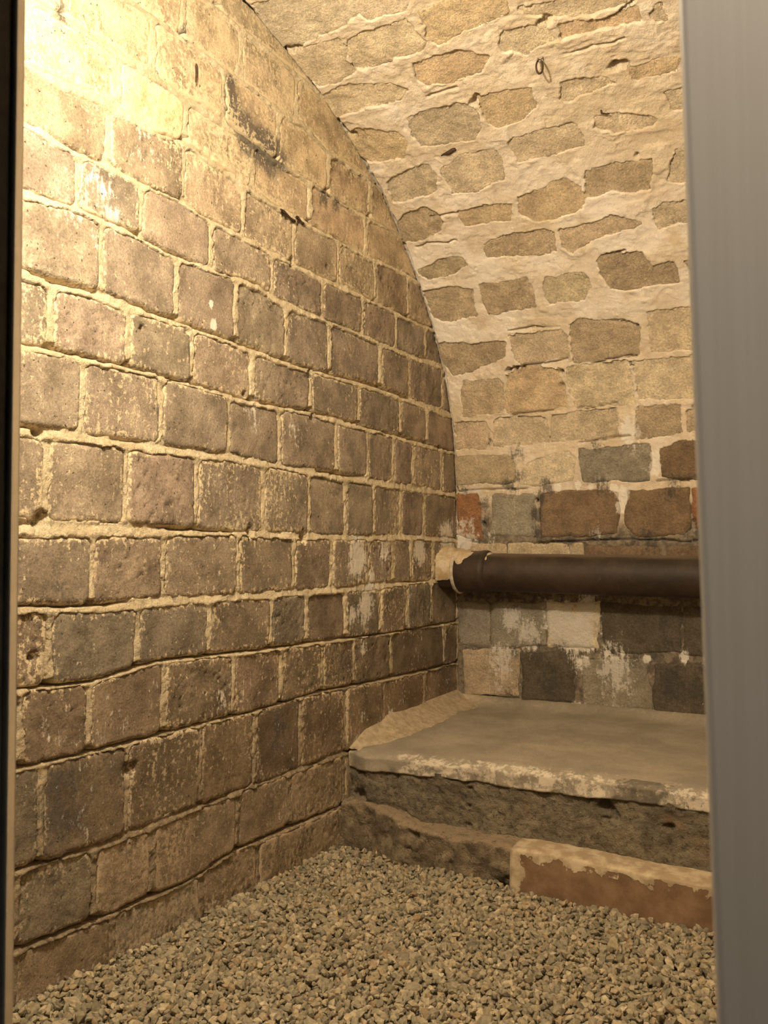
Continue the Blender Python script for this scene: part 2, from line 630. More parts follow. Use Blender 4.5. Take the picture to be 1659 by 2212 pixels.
# each brick
for n, (c, y0, y1) in enumerate(bricks):
    ym = (y0 + y1) / 2
    zc = .5 * (bed_z(c, ym) + bed_z(c - 1, ym))
    if zc - .09 > arc_z(np.array([y0]))[0] or zc + .1 < .0:
        continue
    res = .0075 if y1 > 1.28 else .03
    nu = max(6, int((y1 - y0) / res))
    nv = max(6, int(.2 / res))
    u, v = np.meshgrid(np.linspace(0, 1, nu), np.linspace(0, 1, nv), indexing='ij')
    Y = (y0 + .003) + (y1 - y0 - .006) * u
    zb = bed_z(c, Y) + .004
    zt = bed_z(c - 1, Y) - .004
    Z = zb + (zt - zb) * v
    e = brick_inner(c, y0, y1, Y, Z) + .006 * fbm(Y, Z, 24, 5, 4) + .002
    r_ = .0055
    ee = np.clip(e, 0, r_)
    drop = r_ - np.sqrt(np.maximum(r_ * r_ - (r_ - ee) ** 2, 0)) + 2.5 * np.maximum(-e, 0)
    off = rng.normal(0, .0022) + .001
    tilt = rng.normal(0, .0022, 2)
    rough = rng.random()
    hh = off + tilt[0] * (u - .5) + tilt[1] * (v - .5) + .0016 * fbm(Y, Z, 12, 22, 3) + (.0010 + .0018 * rough) * fbm(Y, Z, 65, 23, 3)
    pit = vn(Y * 85, Z * 85, 29)
    hh -= (.001 + .006 * rough ** 2) * sstep(.84, .93, pit)
    hh = hh - drop + .7 * dents(L_DENT, Y, Z, 3)
    # skirt
    P = np.stack([hh, Y, Z], -1)
    P = np.pad(P, ((1, 1), (1, 1), (0, 0)), mode='edge')
    P[0, :, 0] = P[-1, :, 0] = -.07
    P[:, 0, 0] = P[:, -1, 0] = -.07
    Yp, Zp, ep = (np.pad(q, 1, mode='edge') for q in (Y, Z, e))
    keep = Zp < arc_z(Yp) + .012
    kf = keep[:-1, :-1] & keep[1:, :-1] & keep[:-1, 1:] & keep[1:, 1:]
    if kf.sum() < 8:
        continue
    sandy = .42 * np.exp(-np.maximum(ep, 0) / .010) + rng.uniform(-.10, .13) + .18 * fbm(Yp, Zp, 6, 41, 2)
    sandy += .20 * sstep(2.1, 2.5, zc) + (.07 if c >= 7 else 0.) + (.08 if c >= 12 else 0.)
    bloom = (.13 + .22 * fbm(Yp, Zp, 4.5, 43, 3)) * (1 - sstep(.55, 1.2, Zp))
    at = {'white': np.maximum(stain_eval(L_WHITE, Yp, Zp), bloom).ravel(), 'dark': stain_eval(L_DARK, Yp, Zp).ravel(), 'sand': sandy.ravel(),
          'browned': (1 - sstep(.25, 1.0, Zp)).ravel()}
    me = make_mesh('brick', P.reshape(-1, 3), grid_faces(nu + 2, nv + 2, kf), attrs=at)
    # brick body colour: taupe mid-wall, browner and darker low on the wall
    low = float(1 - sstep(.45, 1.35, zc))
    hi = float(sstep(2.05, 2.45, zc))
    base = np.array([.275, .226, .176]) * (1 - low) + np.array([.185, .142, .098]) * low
    base = base * (1 - .75 * hi) + np.array([.52, .42, .28]) * .75 * hi  # top courses yellowed: warm lamplight painted in, along with smeared plaster
    base = base * (1 + rng.normal(0, .09)) * (1 + rng.normal(0, .012, 3))
    if c >= 12:
        base = np.array([.255, .200, .140]) * (1 + rng.normal(0, .08))
    if c == 1 and abs(ym - on_x([(322, 225)])[0][1]) < .1:
        base = np.array([.74, .61, .36])          # one pale yellow block
    if low > .3 and rng.random() < .3:
        base = base * .5 + np.array([.19, .175, .14]) * .5
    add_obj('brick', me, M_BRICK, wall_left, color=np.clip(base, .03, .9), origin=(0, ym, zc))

# ------------------------------------------------------------------ back wall and vault stones
CR = {'a': (480, 0, 1659 / 560.), 'b': (800, 0, 1659 / 740.), 'c': (840, 450, 1659 / 700.), 'd': (900, 880, 1659 / 700.)}
OCH = (.74, .60, .415)
PALE = (.745, .645, .485)
TAU = (.585, .485, .355)
BRN = (.235, .172, .112)
DRK = (.14, .12, .09)
RED = (.36, .19, .10)
GRY = (.36, .33, .27)
STONES = [
    ('a', (.74, .65, .51), [(190, 20), (430, -40), (800, -60), (870, 90), (720, 200), (520, 290), (425, 318), (330, 220)]),
    ('a', (.72, .63, .49), [(830, -20), (1220, -30), (1160, 60), (930, 130), (875, 80)]),
    ('a', PALE, [(440, 345), (620, 270), (740, 250), (795, 290), (790, 380), (860, 450), (720, 530), (620, 540), (540, 480)]),
    ('a', PALE, [(805, 270), (890, 210), (1180, 110), (1230, 170), (1290, 270), (1260, 330), (1080, 380), (900, 455), (840, 420), (800, 330)]),
    ('a', PALE, [(640, 610), (800, 530), (1080, 530), (1180, 570), (1130, 640), (920, 690), (730, 750)]),
    ('a', OCH, [(800, 860), (870, 820), (1120, 830), (1180, 900), (1160, 1010), (960, 1030), (890, 1000)]),
    ('a', PALE, [(1060, 1160), (1180, 1080), (1320, 1040), (1370, 1120), (1380, 1220), (1200, 1280), (1100, 1290)]),
    ('a', TAU, [(1130, 1420), (1180, 1370), (1290, 1310), (1380, 1340), (1420, 1410), (1400, 1470), (1280, 1540), (1160, 1540)]),
    ('b', OCH, [(235, 50), (330, 10), (480, -20), (660, -20), (670, 50), (590, 90), (450, 150), (370, 205), (330, 215), (280, 180)]),
    ('b', PALE, [(630, 150), (730, 125), (850, 120), (885, 190), (760, 260), (640, 250)]),
    ('b', OCH, [(905, 110), (1110, 95), (1300, 20), (1310, 100), (1100, 150), (930, 180)]),
    ('b', PALE, [(1340, 60), (1400, 10), (1440, 90), (1380, 105)]),
    ('b', PALE, [(700, 30), (820, 10), (1010, -30), (1270, -40), (1240, 20), (1060, 70), (900, 80), (760, 70)]),
    ('b', OCH, [(215, 300), (440, 225), (570, 270), (530, 340), (400, 395), (280, 410), (225, 370)]),
    ('b', PALE, [(185, 570), (260, 530), (440, 490), (530, 540), (545, 610), (510, 675), (320, 695), (250, 700), (200, 640)]),
    ('b', OCH, [(520, 470), (600, 440), (780, 420), (800, 520), (740, 580), (620, 612), (560, 590)]),
    ('b', PALE, [(920, 400), (1010, 380), (1150, 370), (1190, 400), (1110, 430), (1000, 460), (960, 500), (920, 480)]),
    ('b', OCH, [(1250, 330), (1370, 290), (1520, 260), (1480, 350), (1350, 370), (1270, 390)]),
    ('b', PALE, [(665, 680), (760, 640), (980, 600), (1030, 650), (1030, 700), (900, 750), (720, 775)]),
    ('b', PALE, [(1090, 560), (1250, 540), (1400, 570), (1370, 610), (1180, 640), (1080, 620)]),
    ('b', PALE, [(1420, 440), (1580, 400), (1590, 520), (1460, 540)]),
    ('b', PALE, [(350, 820), (450, 740), (600, 710), (640, 780), (640, 860), (520, 920), (400, 935), (370, 890)]),
    ('b', OCH, [(720, 950), (830, 910), (930, 850), (1010, 890), (1040, 960), (1030, 1010), (900, 1060), (800, 1080), (730, 1030)]),
    ('b', TAU, [(1040, 830), (1200, 790), (1360, 760), (1370, 840), (1360, 920), (1180, 930), (1050, 950)]),
    ('b', PALE, [(1430, 870), (1480, 720), (1620, 710), (1630, 880), (1440, 890)]),
    ('b', PALE, [(1370, 1010), (1420, 980), (1640, 960), (1650, 1090), (1480, 1080), (1400, 1100)]),
    ('b', OCH, [(420, 1020), (560, 990), (680, 990), (680, 1060), (520, 1080), (460, 1090)]),
    ('b', TAU, [(540, 1190), (640, 1140), (840, 1105), (892, 1120), (902, 1215), (750, 1230), (560, 1250)]),
    ('b', TAU, [(918, 1110), (1000, 1100), (1170, 1040), (1310, 1080), (1200, 1120), (1080, 1160), (980, 1230), (930, 1200)]),
    ('c', TAU, [(150, 315), (260, 260), (380, 250), (400, 290), (330, 330), (200, 360), (165, 350)]),
    ('c', TAU, [(175, 425), (300, 400), (430, 410), (448, 550), (340, 580), (230, 560), (200, 500)]),
    ('c', TAU, [(465, 400), (715, 345), (752, 500), (600, 530), (510, 545), (482, 480)]),
    ('c', PALE, [(790, 350), (1010, 330), (1040, 400), (1000, 470), (820, 490), (790, 430)]),
    ('c', TAU, [(1065, 270), (1090, 235), (1300, 220), (1350, 290), (1465, 260), (1485, 380), (1280, 415), (1130, 415), (1100, 370)]),
    ('c', TAU, [(1510, 270), (1640, 235), (1650, 370), (1580, 350)]),
    ('c', TAU, [(245, 690), (400, 690), (590, 680), (598, 760), (440, 830), (330, 852), (285, 800)]),
    ('c', PALE, [(612, 650), (880, 620), (915, 660), (925, 760), (700, 808), (645, 770)]),
    ('c', TAU, [(935, 595), (980, 565), (1200, 572), (1275, 600), (1283, 748), (955, 788), (930, 700)]),
    ('c', PALE, [(1325, 530), (1660, 498), (1670, 708), (1340, 742)]),
    ('c', TAU, [(390, 890), (560, 870), (587, 900), (587, 1050), (380, 1070), (370, 950)]),
    ('c', OCH, [(602, 855), (720, 808), (860, 822), (895, 900), (915, 1020), (760, 1052), (602, 1050)]),
    ('c', PALE, [(905, 812), (1228, 782), (1250, 998), (960, 1022), (922, 940)]),
    ('c', PALE, [(1255, 782), (1670, 748), (1680, 968), (1285, 975)]),
    ('c', TAU, [(338, 1097), (500, 1085), (520, 1140), (500, 1228), (342, 1232)]),
    ('c', PALE, [(535, 1072), (810, 1062), (820, 1200), (535, 1222)]),
    ('c', PALE, [(830, 1052), (1160, 1025), (1175, 1178), (835, 1192)]),
    ('c', TAU, [(1270, 1012), (1490, 1010), (1500, 1140), (1270, 1178)]),
    ('c', TAU, [(1525, 1040), (1690, 1000), (1700, 1135), (1530, 1140)]),
    ('d', TAU, [(200, 258), (500, 240), (508, 380), (200, 402)]),
    ('d', PALE, [(545, 300), (620, 265), (780, 220), (808, 260), (800, 372), (640, 395), (545, 395)]),
    ('d', GRY, [(830, 212), (1188, 192), (1200, 300), (1190, 370), (850, 382)]),
    ('d', BRN, [(1250, 220), (1380, 170), (1555, 170), (1560, 358), (1390, 370), (1250, 360)]),
    ('d', RED, [(203, 450), (310, 445), (328, 560), (326, 670), (203, 650)]),
    ('d', GRY, [(388, 450), (590, 450), (603, 540), (598, 655), (384, 645)]),
    ('d', BRN, [(642, 450), (760, 430), (1030, 430), (1025, 640), (900, 650), (642, 665)]),
    ('d', BRN, [(1085, 430), (1390, 415), (1400, 620), (1370, 650), (1120, 660), (1068, 600)]),
    ('d', RED, [(1412, 420), (1570, 410), (1575, 640), (1440, 630), (1415, 560)]),
    ('d', TAU, [(230, 700), (455, 705), (455, 850), (230, 850)]),
    ('d', TAU, [(470, 702), (842, 702), (850, 850), (470, 850)]),
    ('d', BRN, [(872, 710), (1240, 720), (1240, 860), (872, 860)]),
    ('d', BRN, [(1280, 715), (1580, 715), (1580, 870), (1280, 870)]),
    ('d', GRY, [(214, 1000), (365, 1000), (368, 1215), (222, 1215)]),
    ('d', GRY, [(382, 1000), (658, 1000), (660, 1215), (392, 1220)]),
    ('d', PALE, [(672, 1000), (930, 1005), (928, 1230), (672, 1225)]),
    ('d', DRK, [(950, 1010), (1350, 1020), (1355, 1258), (1000, 1260), (950, 1210)]),
    ('d', DRK, [(1368, 1020), (1600, 1030), (1600, 1270), (1370, 1265)]),
    ('d', TAU, [(232, 1240), (518, 1250), (518, 1475), (242, 1475)]),
    ('d', DRK, [(542, 1262), (808, 1262), (800, 1502), (546, 1502)]),
    ('d', GRY, [(852, 1290), (1180, 1290), (1200, 1545), (862, 1535)]),
    ('d', DRK, [(1216, 1310), (1600, 1320), (1610, 1590), (1222, 1565)]),
]


def vpx_list(lst):
    w_ = px_vault([(x, y) for x, y, *_ in lst])
    return [(w_[i, 0], w_[i, 1], *lst[i][2:]) for i in range(len(lst))]


V_WHITE = vpx_list([(1105, 1335, .05, .7), (1140, 1370, .07, .6), (1210, 1345, .08, .85), (1250, 1370, .08, .8), (1270, 1310, .06, .6), (1255, 1430, .05, .6),
                    (1330, 1445, .10, .55), (1080, 1430, .09, .5), (1060, 1470, .05, .4), (1345, 1070, .028, 1.), (1340, 1095, .02, 1.), (1412, 1012, .028, .9), (1415, 985, .02, .9),
                    (1205, 1052, .018, .9), (1248, 1048, .016, .9), (1275, 1052, .014, .8), (1325, 1053, .016, .9), (1310, 1412, .012, 1.), (1345, 1410, .01, .9),
                    (1395, 1424, .015, 1.), (1478, 1420, .02, 1.), (1530, 1425, .02, .9), (1250, 1250, .08, .3), (1290, 1150, .03, .5),
                    (1360, 935, .05, .7), (1370, 960, .03, .5), (1000, 1165, .08, .6), (1060, 1170, .05, .4), (1180, 1545, .05, .5), (1240, 1540, .05, .5), (1330, 1545, .06, .5), (1540, 1550, .05, .6)])
V_DARK = vpx_list([(1165, 1075, .03, .8), (1160, 1110, .03, .8), (1160, 1150, .03, .7), (1230, 1170, .03, .7), (1045, 1090, .03, .6), (1050, 1130, .03, .6),
                   (1120, 1030, .04, .5), (1000, 1055, .05, .4), (1100, 1055, .05, .5), (1180, 1050, .04, .6), (1300, 1050, .05, .5), (1450, 1050, .05, .5),
                   (1400, 1165, .06, .5), (1500, 1165, .06, .5), (1210, 1395, .05, .6), (1160, 1400, .06, .5), (1110, 1410, .04, .5), (1190, 1470, .08, .5),
                   (1370, 1430, .05, .5), (1420, 1410, .06, .4), (1450, 1480, .08, .6), (1510, 1500, .12, .5), (1110, 1490, .05, .5), (1450, 1360, .12, .35),
                   (1110, 1315, .03, .5), (1060, 955, .02, .5), (1290, 960, .04, .4), (1120, 980, .04, .5)])
V_CREAM = vpx_list([(900, 580, .10, .8), (960, 720, .10, .95), (1010, 700, .10, .9), (1080, 665, .12, .7), (1180, 560, .12, .7), (1050, 580, .1, .8), (1450, 545, .14, .9),
                    (1350, 640, .12, .8), (1250, 660, .1, .7), (1500, 620, .1, .7), (1150, 380, .14, .5), (1300, 430, .12, .8), (1200, 480, .1, .6), (970, 430, .12, .5),
                    (850, 200, .12, .6), (900, 250, .1, .5), (1450, 90, .14, .3), (1280, 300, .16, .2), (1000, 840, .05, .6), (960, 500, .10, .6), (1000, 540, .1, .7), (1330, 530, .12, .7)])
V_DENT = vpx_list([(618, 104, .012, .05), (628, 108, .012, .05), (640, 107, .012, .05), (648, 105, .010, .04), (750, 285, .012, .05), (762, 292, .012, .05),
                   (1331, 138, .022, .05), (1345, 136, .02, .05), (1325, 145, .015, .04), (1183, 40, .015, .04), (1170, 46, .012, .03), (1023, 218, .012, .04), (1030, 206, .012, .04),
                   (1100, 798, .012, .05), (1113, 796, .014, .05), (1128, 797, .01, .04), (1211, 804, .014, .05), (1214, 835, .012, .04),
                   (1363, 790, .008, .03), (1498, 1124, .008, .03), (1500, 880, .01, .02), (1375, 335, .008, .02),
                   (1045, 1130, .008, .04), (1075, 1440, .008, .03), (1160, 1080, .008, .04)])


CRACK = [[(1093, 802), (1110, 796), (1150, 790), (1190, 783), (1228, 778)], [(1230, 703), (1253, 687), (1300, 690), (1350, 694), (1377, 702)],
         [(1243, 786), (1290, 780), (1376, 769)], [(1211, 800), (1216, 836)], [(1363, 783), (1367, 815)], [(1080, 897), (1160, 890), (1225, 881)],
         [(1250, 884), (1330, 873)], [(925, 207), (985, 183)], [(1290, 46), (1330, 28), (1372, 2)], [(900, 532), (940, 523), (985, 520)],
         [(1160, 137), (1215, 117), (1290, 97), (1350, 82)], [(690, 140), (740, 118)], [(1100, 715), (1150, 708), (1210, 705)],
         [(1310, 546), (1350, 542)], [(1380, 780), (1440, 776), (1500, 768)], [(930, 470), (990, 455)], [(985, 1060), (1060, 1056), (1160, 1056)],
         [(990, 1506), (1060, 1503), (1130, 1516), (1240, 1520)], [(1250, 955), (1360, 940)], [(1420, 1040), (1535, 1030)], [(1160, 1172), (1330, 1166), (1540, 1170)]]
CRACK = [px_vault(c_) for c_ in CRACK]


def cracks(a, b):
    out = np.zeros_like(a)
    for pl in CRACK:
        lo_, hi_ = pl.min(0) - .03, pl.max(0) + .03
        m = (a > lo_[0]) & (a < hi_[0]) & (b > lo_[1]) & (b < hi_[1])
        if not m.any():
            continue
        aa, bb = a[m], b[m]
        bb2 = bb + .009 * fbm(aa, bb, 16, 88, 4)
        d = np.full(aa.shape, 1e9)
        for (x0, y0), (x1, y1) in zip(pl[:-1], pl[1:]):
            t = np.clip(((aa - x0) * (x1 - x0) + (bb2 - y0) * (y1 - y0)) / ((x1 - x0) ** 2 + (y1 - y0) ** 2), 0, 1)
            d = np.minimum(d, np.hypot(aa - x0 - t * (x1 - x0), bb2 - y0 - t * (y1 - y0)))
        wd = .0030 + .0026 * fbm(aa, bb, 11, 89, 3)
        out[m] = np.minimum(out[m], -.024 * sstep(-.35, .05, fbm(aa, bb, 7, 87, 2)) * (1 - sstep(wd * .6, wd * 1.5 + .001, d)))
    return out


def poly_inner(poly, a, b):
    """signed inside distance of points to polygon"""
    dmin = np.full(a.shape, 1e9)
    inside = np.zeros(a.shape, bool)
    n = len(poly)
    for i in range(n):
        x0, y0 = poly[i]
        x1, y1 = poly[(i + 1) % n]
        ex, ey = x1 - x0, y1 - y0
        t = np.clip(((a - x0) * ex + (b - y0) * ey) / (ex * ex + ey * ey + 1e-12), 0, 1)
        dmin = np.minimum(dmin, np.hypot(a - x0 - t * ex, b - y0 - t * ey))
        cr = (y0 > b) != (y1 > b)
        with np.errstate(divide='ignore', invalid='ignore'):
            xi = x0 + (b - y0) * ex / (ey if abs(ey) > 1e-12 else 1e-12)
        inside ^= cr & (a < xi)
    return np.where(inside, dmin, -dmin)


def chaikin(p, it=2):
    p = np.asarray(p)
    for _ in range(it):
        q = np.roll(p, -1, 0)
        p = np.stack([.75 * p + .25 * q, .25 * p + .75 * q], 1).reshape(-1, 2)
    return p


S_TOP = float(PS[half_i]) + .25
S_END = float(PS[half_i:][np.searchsorted(-PQ[half_i:, 0], -.405)])      # the vault ends on the wall around the doorway
sa = np.r_[np.arange(0, .36, .03), np.arange(.36, S_TOP, .0047), np.arange(S_TOP, S_END, .04), S_END]
xa = np.r_[-.02, -.008, np.arange(0, 1.42, .0047), np.arange(1.42, 2.80, .02), 2.80]
GX, GS = np.meshgrid(xa, sa, indexing='ij')
VIN = np.full(GX.shape, -.05)
stone_polys = []
for cr, colr, pts in STONES:
    ox, oy, sc = CR[cr]
    px = [(ox + x / sc, oy + y / sc) for x, y in pts]
    poly = px_vault(px)
    stone_polys.append((poly, colr))
# courses continued past the right-hand edge of what the photograph shows
s_ = .45
row = 0
while s_ < S_TOP - .05:
    hgt = .185 + .03 * rng.random()
    x_ = 1.235 + .04 * rng.random() + .05 * (row % 2) + .17 * float(sstep(1.6, 3.0, s_))
    while x_ < 2.7:
        wd = .25 + .1 * rng.random()
        j = lambda: rng.normal(0, .012)
        x0, x1, y0, y1 = x_ + .02, min(x_ + wd - .02, 2.76), s_ + .02, s_ + hgt - .02
        if x1 - x0 > .08:
            poly = chaikin(np.array([(x0 + j(), y0 + j()), ((x0 + x1) / 2, y0 + j()), (x1 + j(), y0 + j()),
                                     (x1 + j(), y1 + j()), ((x0 + x1) / 2, y1 + j()), (x0 + j(), y1 + j())]), 0)
            c_ = [PALE, OCH, TAU][rng.integers(3)] if s_ > 1.4 else [BRN, DRK, GRY, BRN][rng.integers(4)]
            stone_polys.append((poly, c_))
        x_ += wd
    s_ += hgt
    row += 1
for poly, colr in stone_polys:
    lo = poly.min(0) - .04
    hi = poly.max(0) + .04
    i0, i1 = np.searchsorted(xa, [lo[0], hi[0]])
    j0, j1 = np.searchsorted(sa, [lo[1], hi[1]])
    VIN[i0:i1, j0:j1] = np.maximum(VIN[i0:i1, j0:j1], poly_inner(poly, GX[i0:i1, j0:j1], GS[i0:i1, j0:j1]))
lowv = 1 - sstep(1.40, 1.85, GS)          # upright masonry: stones stand proud, joints recessed
rag = .011 * fbm(GX, GS, 13, 71, 3) + .007 * fbm(GX, GS, 62, 69, 3)
hp = (.0032 + .0035 * fbm(GX, GS, 6, 72, 3) + .0034 * fbm(GX, GS, 28, 73, 3) + .0013 * fbm(GX, GS, 90, 75, 2)) * (1 - lowv) \
    + (-.005 + .006 * fbm(GX, GS, 18, 74, 3) + .003 * fbm(GX, GS, 60, 78, 2)) * lowv
hp += (1 - lowv) * (.0034 * (sstep(-.025, .025, fbm(GX, GS, 7, 171, 5)) - .5) + .0022 * (sstep(-.03, .03, fbm(GX, GS * 2.2, 9, 172, 5)) - .5))
hp += .0012 * (vn(GX * 210, GS * 210, 92) - .5)
hp += .0012 * (1 - lowv) * np.exp(-np.abs(VIN + rag) / .010)
fi = sstep(-.0012, .0042, VIN + rag)
VH = hp * (1 - fi) - .05 * fi
VH = VH - .03 * (1 - sstep(.004, .016, GX + .008 * fbm(GX, GS, 22, 79, 3))) * sstep(1.3, 1.6, GS)
VH += dents(V_DENT, GX, GS, 81) + cracks(GX, GS)
und = .012 * fbm(GX, GS, 1.6, 90, 2) * sstep(1.2, 2.0, GS)      # the hand-built shell is not quite true
edge0 = sstep(0., .25, GX)
VH += und * edge0
P = vpos(GX, GS, VH)
cream = stain_eval(V_CREAM, GX, GS) * sstep(-.35, .35, fbm(GX, GS, 9, 77, 3) + .25)
greyj = np.clip((1 - sstep(1.28, 1.56, GS + .10 * fbm(GX, GS, 5, 76, 2))), 0, 1)
va = {'white': stain_eval(V_WHITE, GX, GS), 'dark': stain_eval(V_DARK, GX, GS), 'cream': cream, 'grey': greyj}
isp = int(np.searchsorted(sa, S_SPRING))


def vault_piece(name, j0, j1):
    Pq = P[:, j0:j1].reshape(-1, 3)
    return make_mesh(name, Pq, grid_faces(len(xa), j1 - j0, flip=True),
                     attrs={k_: a[:, j0:j1].ravel() for k_, a in va.items()})


wall_back = tag(add_obj('wall_back', vault_piece('wall_back', 0, isp + 1), M_VAULT),
                'upright back wall of stained blocks with grey recessed joints', 'wall', kind='structure')
ceiling = tag(add_obj('ceiling', vault_piece('ceiling', isp, len(sa)), M_VAULT),
              'barrel vault of pale stones in cream lime plaster', 'ceiling', kind='structure')

for poly, colr in stone_polys:
    c0 = poly.mean(0)
    res = .0068 if c0[0] < 1.36 else .016
    lo = poly.min(0) - .026
    hi = poly.max(0) + .026
    lo[0] = max(lo[0], .003)
    nx = max(6, int((hi[0] - lo[0]) / res))
    ns = max(6, int((hi[1] - lo[1]) / res))
    X, S = np.meshgrid(np.linspace(lo[0], hi[0], nx), np.linspace(lo[1], hi[1], ns), indexing='ij')
    e = poly_inner(poly, X, S)
    lv = 1 - sstep(1.40, 1.85, S)
    r1, r2 = rng.random(2)
    ew = e + .011 * fbm(X, S, 13, 71, 3)
    face = (-.0005 * (1 - lv) + .003 * lv) + .0035 * fbm(X, S, 6, 72, 3) * (1 - lv) + (.0035 + .005 * r1) * fbm(X, S, 15, 101, 3) + (.0018 + .003 * r2) * fbm(X, S, 45 , 102, 3) + .0016 * (vn(X * 140, S * 140, 104) - .5)
    face += rng.normal(0, .0018)
    r_ = .012
    ee = np.clip(ew + .004, 0, r_)
    drop = (r_ - np.sqrt(np.maximum(r_ * r_ - (r_ - ee) ** 2, 0))) * (.12 + .6 * lv) + 2. * np.maximum(-(ew + .006), 0)
    hh = face - drop + dents(V_DENT, X, S, 81) * .7 + cracks(X, S) + .012 * fbm(X, S, 1.6, 90, 2) * sstep(1.2, 2.0, S) * sstep(0., .25, X)
    kv = e > -.024
    kf = kv[:-1, :-1] & kv[1:, :-1] & kv[:-1, 1:] & kv[1:, 1:]
    if kf.sum() < 6:
        continue
    sandy = .10 * np.exp(-np.maximum(e, 0) / .02) + rng.uniform(-.12, .08) + .2 * fbm(X, S, 7, 103, 2) - .12 * lv
    at = {'white': stain_eval(V_WHITE, X, S).ravel(), 'dark': stain_eval(V_DARK, X, S).ravel(), 'sand': sandy.ravel()}
    me = make_mesh('stone', vpos(X, S, hh).reshape(-1, 3), grid_faces(nx, ns, kf, flip=True), attrs=at)
    cc = np.array(colr) * (1 + rng.normal(0, .06)) * (1 + rng.normal(0, .008, 3))
    add_obj('stone', me, M_STONE, wall_back if c0[1] < S_SPRING else ceiling, color=np.clip(cc, .03, .9),
            origin=vpos(np.array([c0[0]]), np.array([c0[1]]), np.array([0.]))[0])

# ------------------------------------------------------------------ boxes for the rest of the shell
def box_mesh(name, x0, x1, y0, y1, z0, z1):
    v = np.array([(x, y, z) for x in (x0, x1) for y in (y0, y1) for z in (z0, z1)])
    f = [(0, 1, 3, 2), (4, 6, 7, 5), (0, 4, 5, 1), (2, 3, 7, 6), (0, 2, 6, 4), (1, 5, 7, 3)]
    return make_mesh(name, v, f, smooth=False)


def join_np(meshes):
    V_, F_ = [], []
    n_ = 0
    for v, f in meshes:
        V_.append(v)
        F_.append(np.asarray(f) + n_)
        n_ += len(v)
    return np.vstack(V_), np.vstack(F_)


M_PLAIN = plain_material('old_plaster', (.50, .42, .30), (.62, .53, .40), 6, .95, .4)
M_EARTH = plain_material('packed_grit', (.16, .14, .11), (.24, .21, .16), 60, .95, .6)
fl = box_mesh('floor', -.02, 2.80, .30, 3.80, -.16, -.012)
tag(add_obj('floor', fl, M_EARTH), 'packed earth floor under the gravel', 'floor', kind='structure')
tag(add_obj('wall_right', box_mesh('wall_right', 2.80, 2.86, .30, 3.80, -.1, 3.0), M_PLAIN), 'plain plastered right end wall', 'wall', kind='structure')


def box_np(x0, x1, y0, y1, z0, z1):
    v = np.array([(x, y, z) for x in (x0, x1) for y in (y0, y1) for z in (z0, z1)], float)
    f = np.array([(0, 1, 3, 2), (4, 6, 7, 5), (0, 4, 5, 1), (2, 3, 7, 6), (0, 2, 6, 4), (1, 5, 7, 3)])
    return v, f


fw_v, fw_f = join_np([box_np(-.02, .99, .30, .41, -.1, 3.0), box_np(2.26, 2.86, .30, .41, -.1, 3.0), box_np(.99, 2.26, .30, .41, 2.25, 3.0)])
tag(add_obj('wall_front', make_mesh('wall_front', fw_v, fw_f, smooth=False), M_PLAIN), 'plain plastered wall around the doorway', 'wall', kind='structure')

# ------------------------------------------------------------------ door frame at the very front
kf_ = NT('brushed_steel_paint', .42)
kf_.b.inputs['Metallic'].default_value = .1
kf_.color(kf_.mix(kf_.ramp(kf_.noise(1, 4, .6, stretch=(240, 240, 2)), .3, .7), (.44, .395, .335), (.465, .42, .36)))
M_STEEL = kf_.m
M_DARKPAINT = plain_material('black_frame_paint', (.012, .011, .012), (.028, .025, .024), 40, .5, .2, .001)
M_STRIP = plain_material('pale_steel_strip', (.70, .67, .62), (.78, .75, .70), 50, .34, .1, .001, 1.)


def lean_post(name, xb, xt, w_, y0, y1, z0, z1, mat, bevel=.004, parent=None):
    """upright post whose visible edge runs from xb (z0) to xt (z1); w_ signed width"""
    me = bpy.data.meshes.new(name)
    import bmesh
    bm = bmesh.new()
    vs_ = []
    for z, x in ((z0, xb), (z1, xt)):
        for yy in (y0, y1):
            vs_.append(bm.verts.new((x, yy, z)))
            vs_.append(bm.verts.new((x + w_, yy, z)))
    a = vs_
    for q in ((0, 1, 3, 2), (4, 6, 7, 5), (0, 4, 5, 1), (2, 3, 7, 6), (0, 2, 6, 4), (1, 5, 7, 3)):
        bm.faces.new([a[i] for i in q])
    bmesh.ops.recalc_face_normals(bm, faces=bm.faces)
    bmesh.ops.bevel(bm, geom=list(bm.edges), offset=bevel, segments=3, affect='EDGES', profile=.5)
    bm.to_mesh(me)
    bm.free()
    return add_obj(name, me, mat, parent)


def edge_line(p0, p1, Y, z):
    a, b = on_y([p0, p1], Y)
    t = (z - a[2]) / (b[2] - a[2])
    return a[0] + t * (b[0] - a[0])


yr = .415
tr = lean_post('trim_1', edge_line((1501, 0), (1587, 2212), yr, -.05), edge_line((1501, 0), (1587, 2212), yr, 2.25), .52, yr - .045, yr, -.05, 2.25, M_STEEL)
tag(tr, 'broad grey steel door jamb along the right edge', 'door frame', kind='structure')
yl = .4210
xb, xt = edge_line((57, 0), (30, 2212), yl, -.05), edge_line((57, 0), (30, 2212), yl, 2.25)
tl = lean_post('trim_2', xb - .0045, xt - .0045, -.25, .36, .4125, -.05, 2.25, M_DARKPAINT, .003)
tag(tl, 'black door post with pale steel edge strip along the left edge', 'door frame', kind='structure')
st = lean_post('edge_strip', xb, xt, -.05, .4125, yl, -.05, 2.25, M_STRIP, .002, tl)
st['label'] = 'pale grey steel strip'
sl = lean_post('gasket_bead', xb - .0025, xt - .0025, -.02, .394, .3965, -.05, 2.25, plain_material('gasket_grey', (.05, .048, .045), (.07, .065, .06), 50, .6, .1), .001, tl)

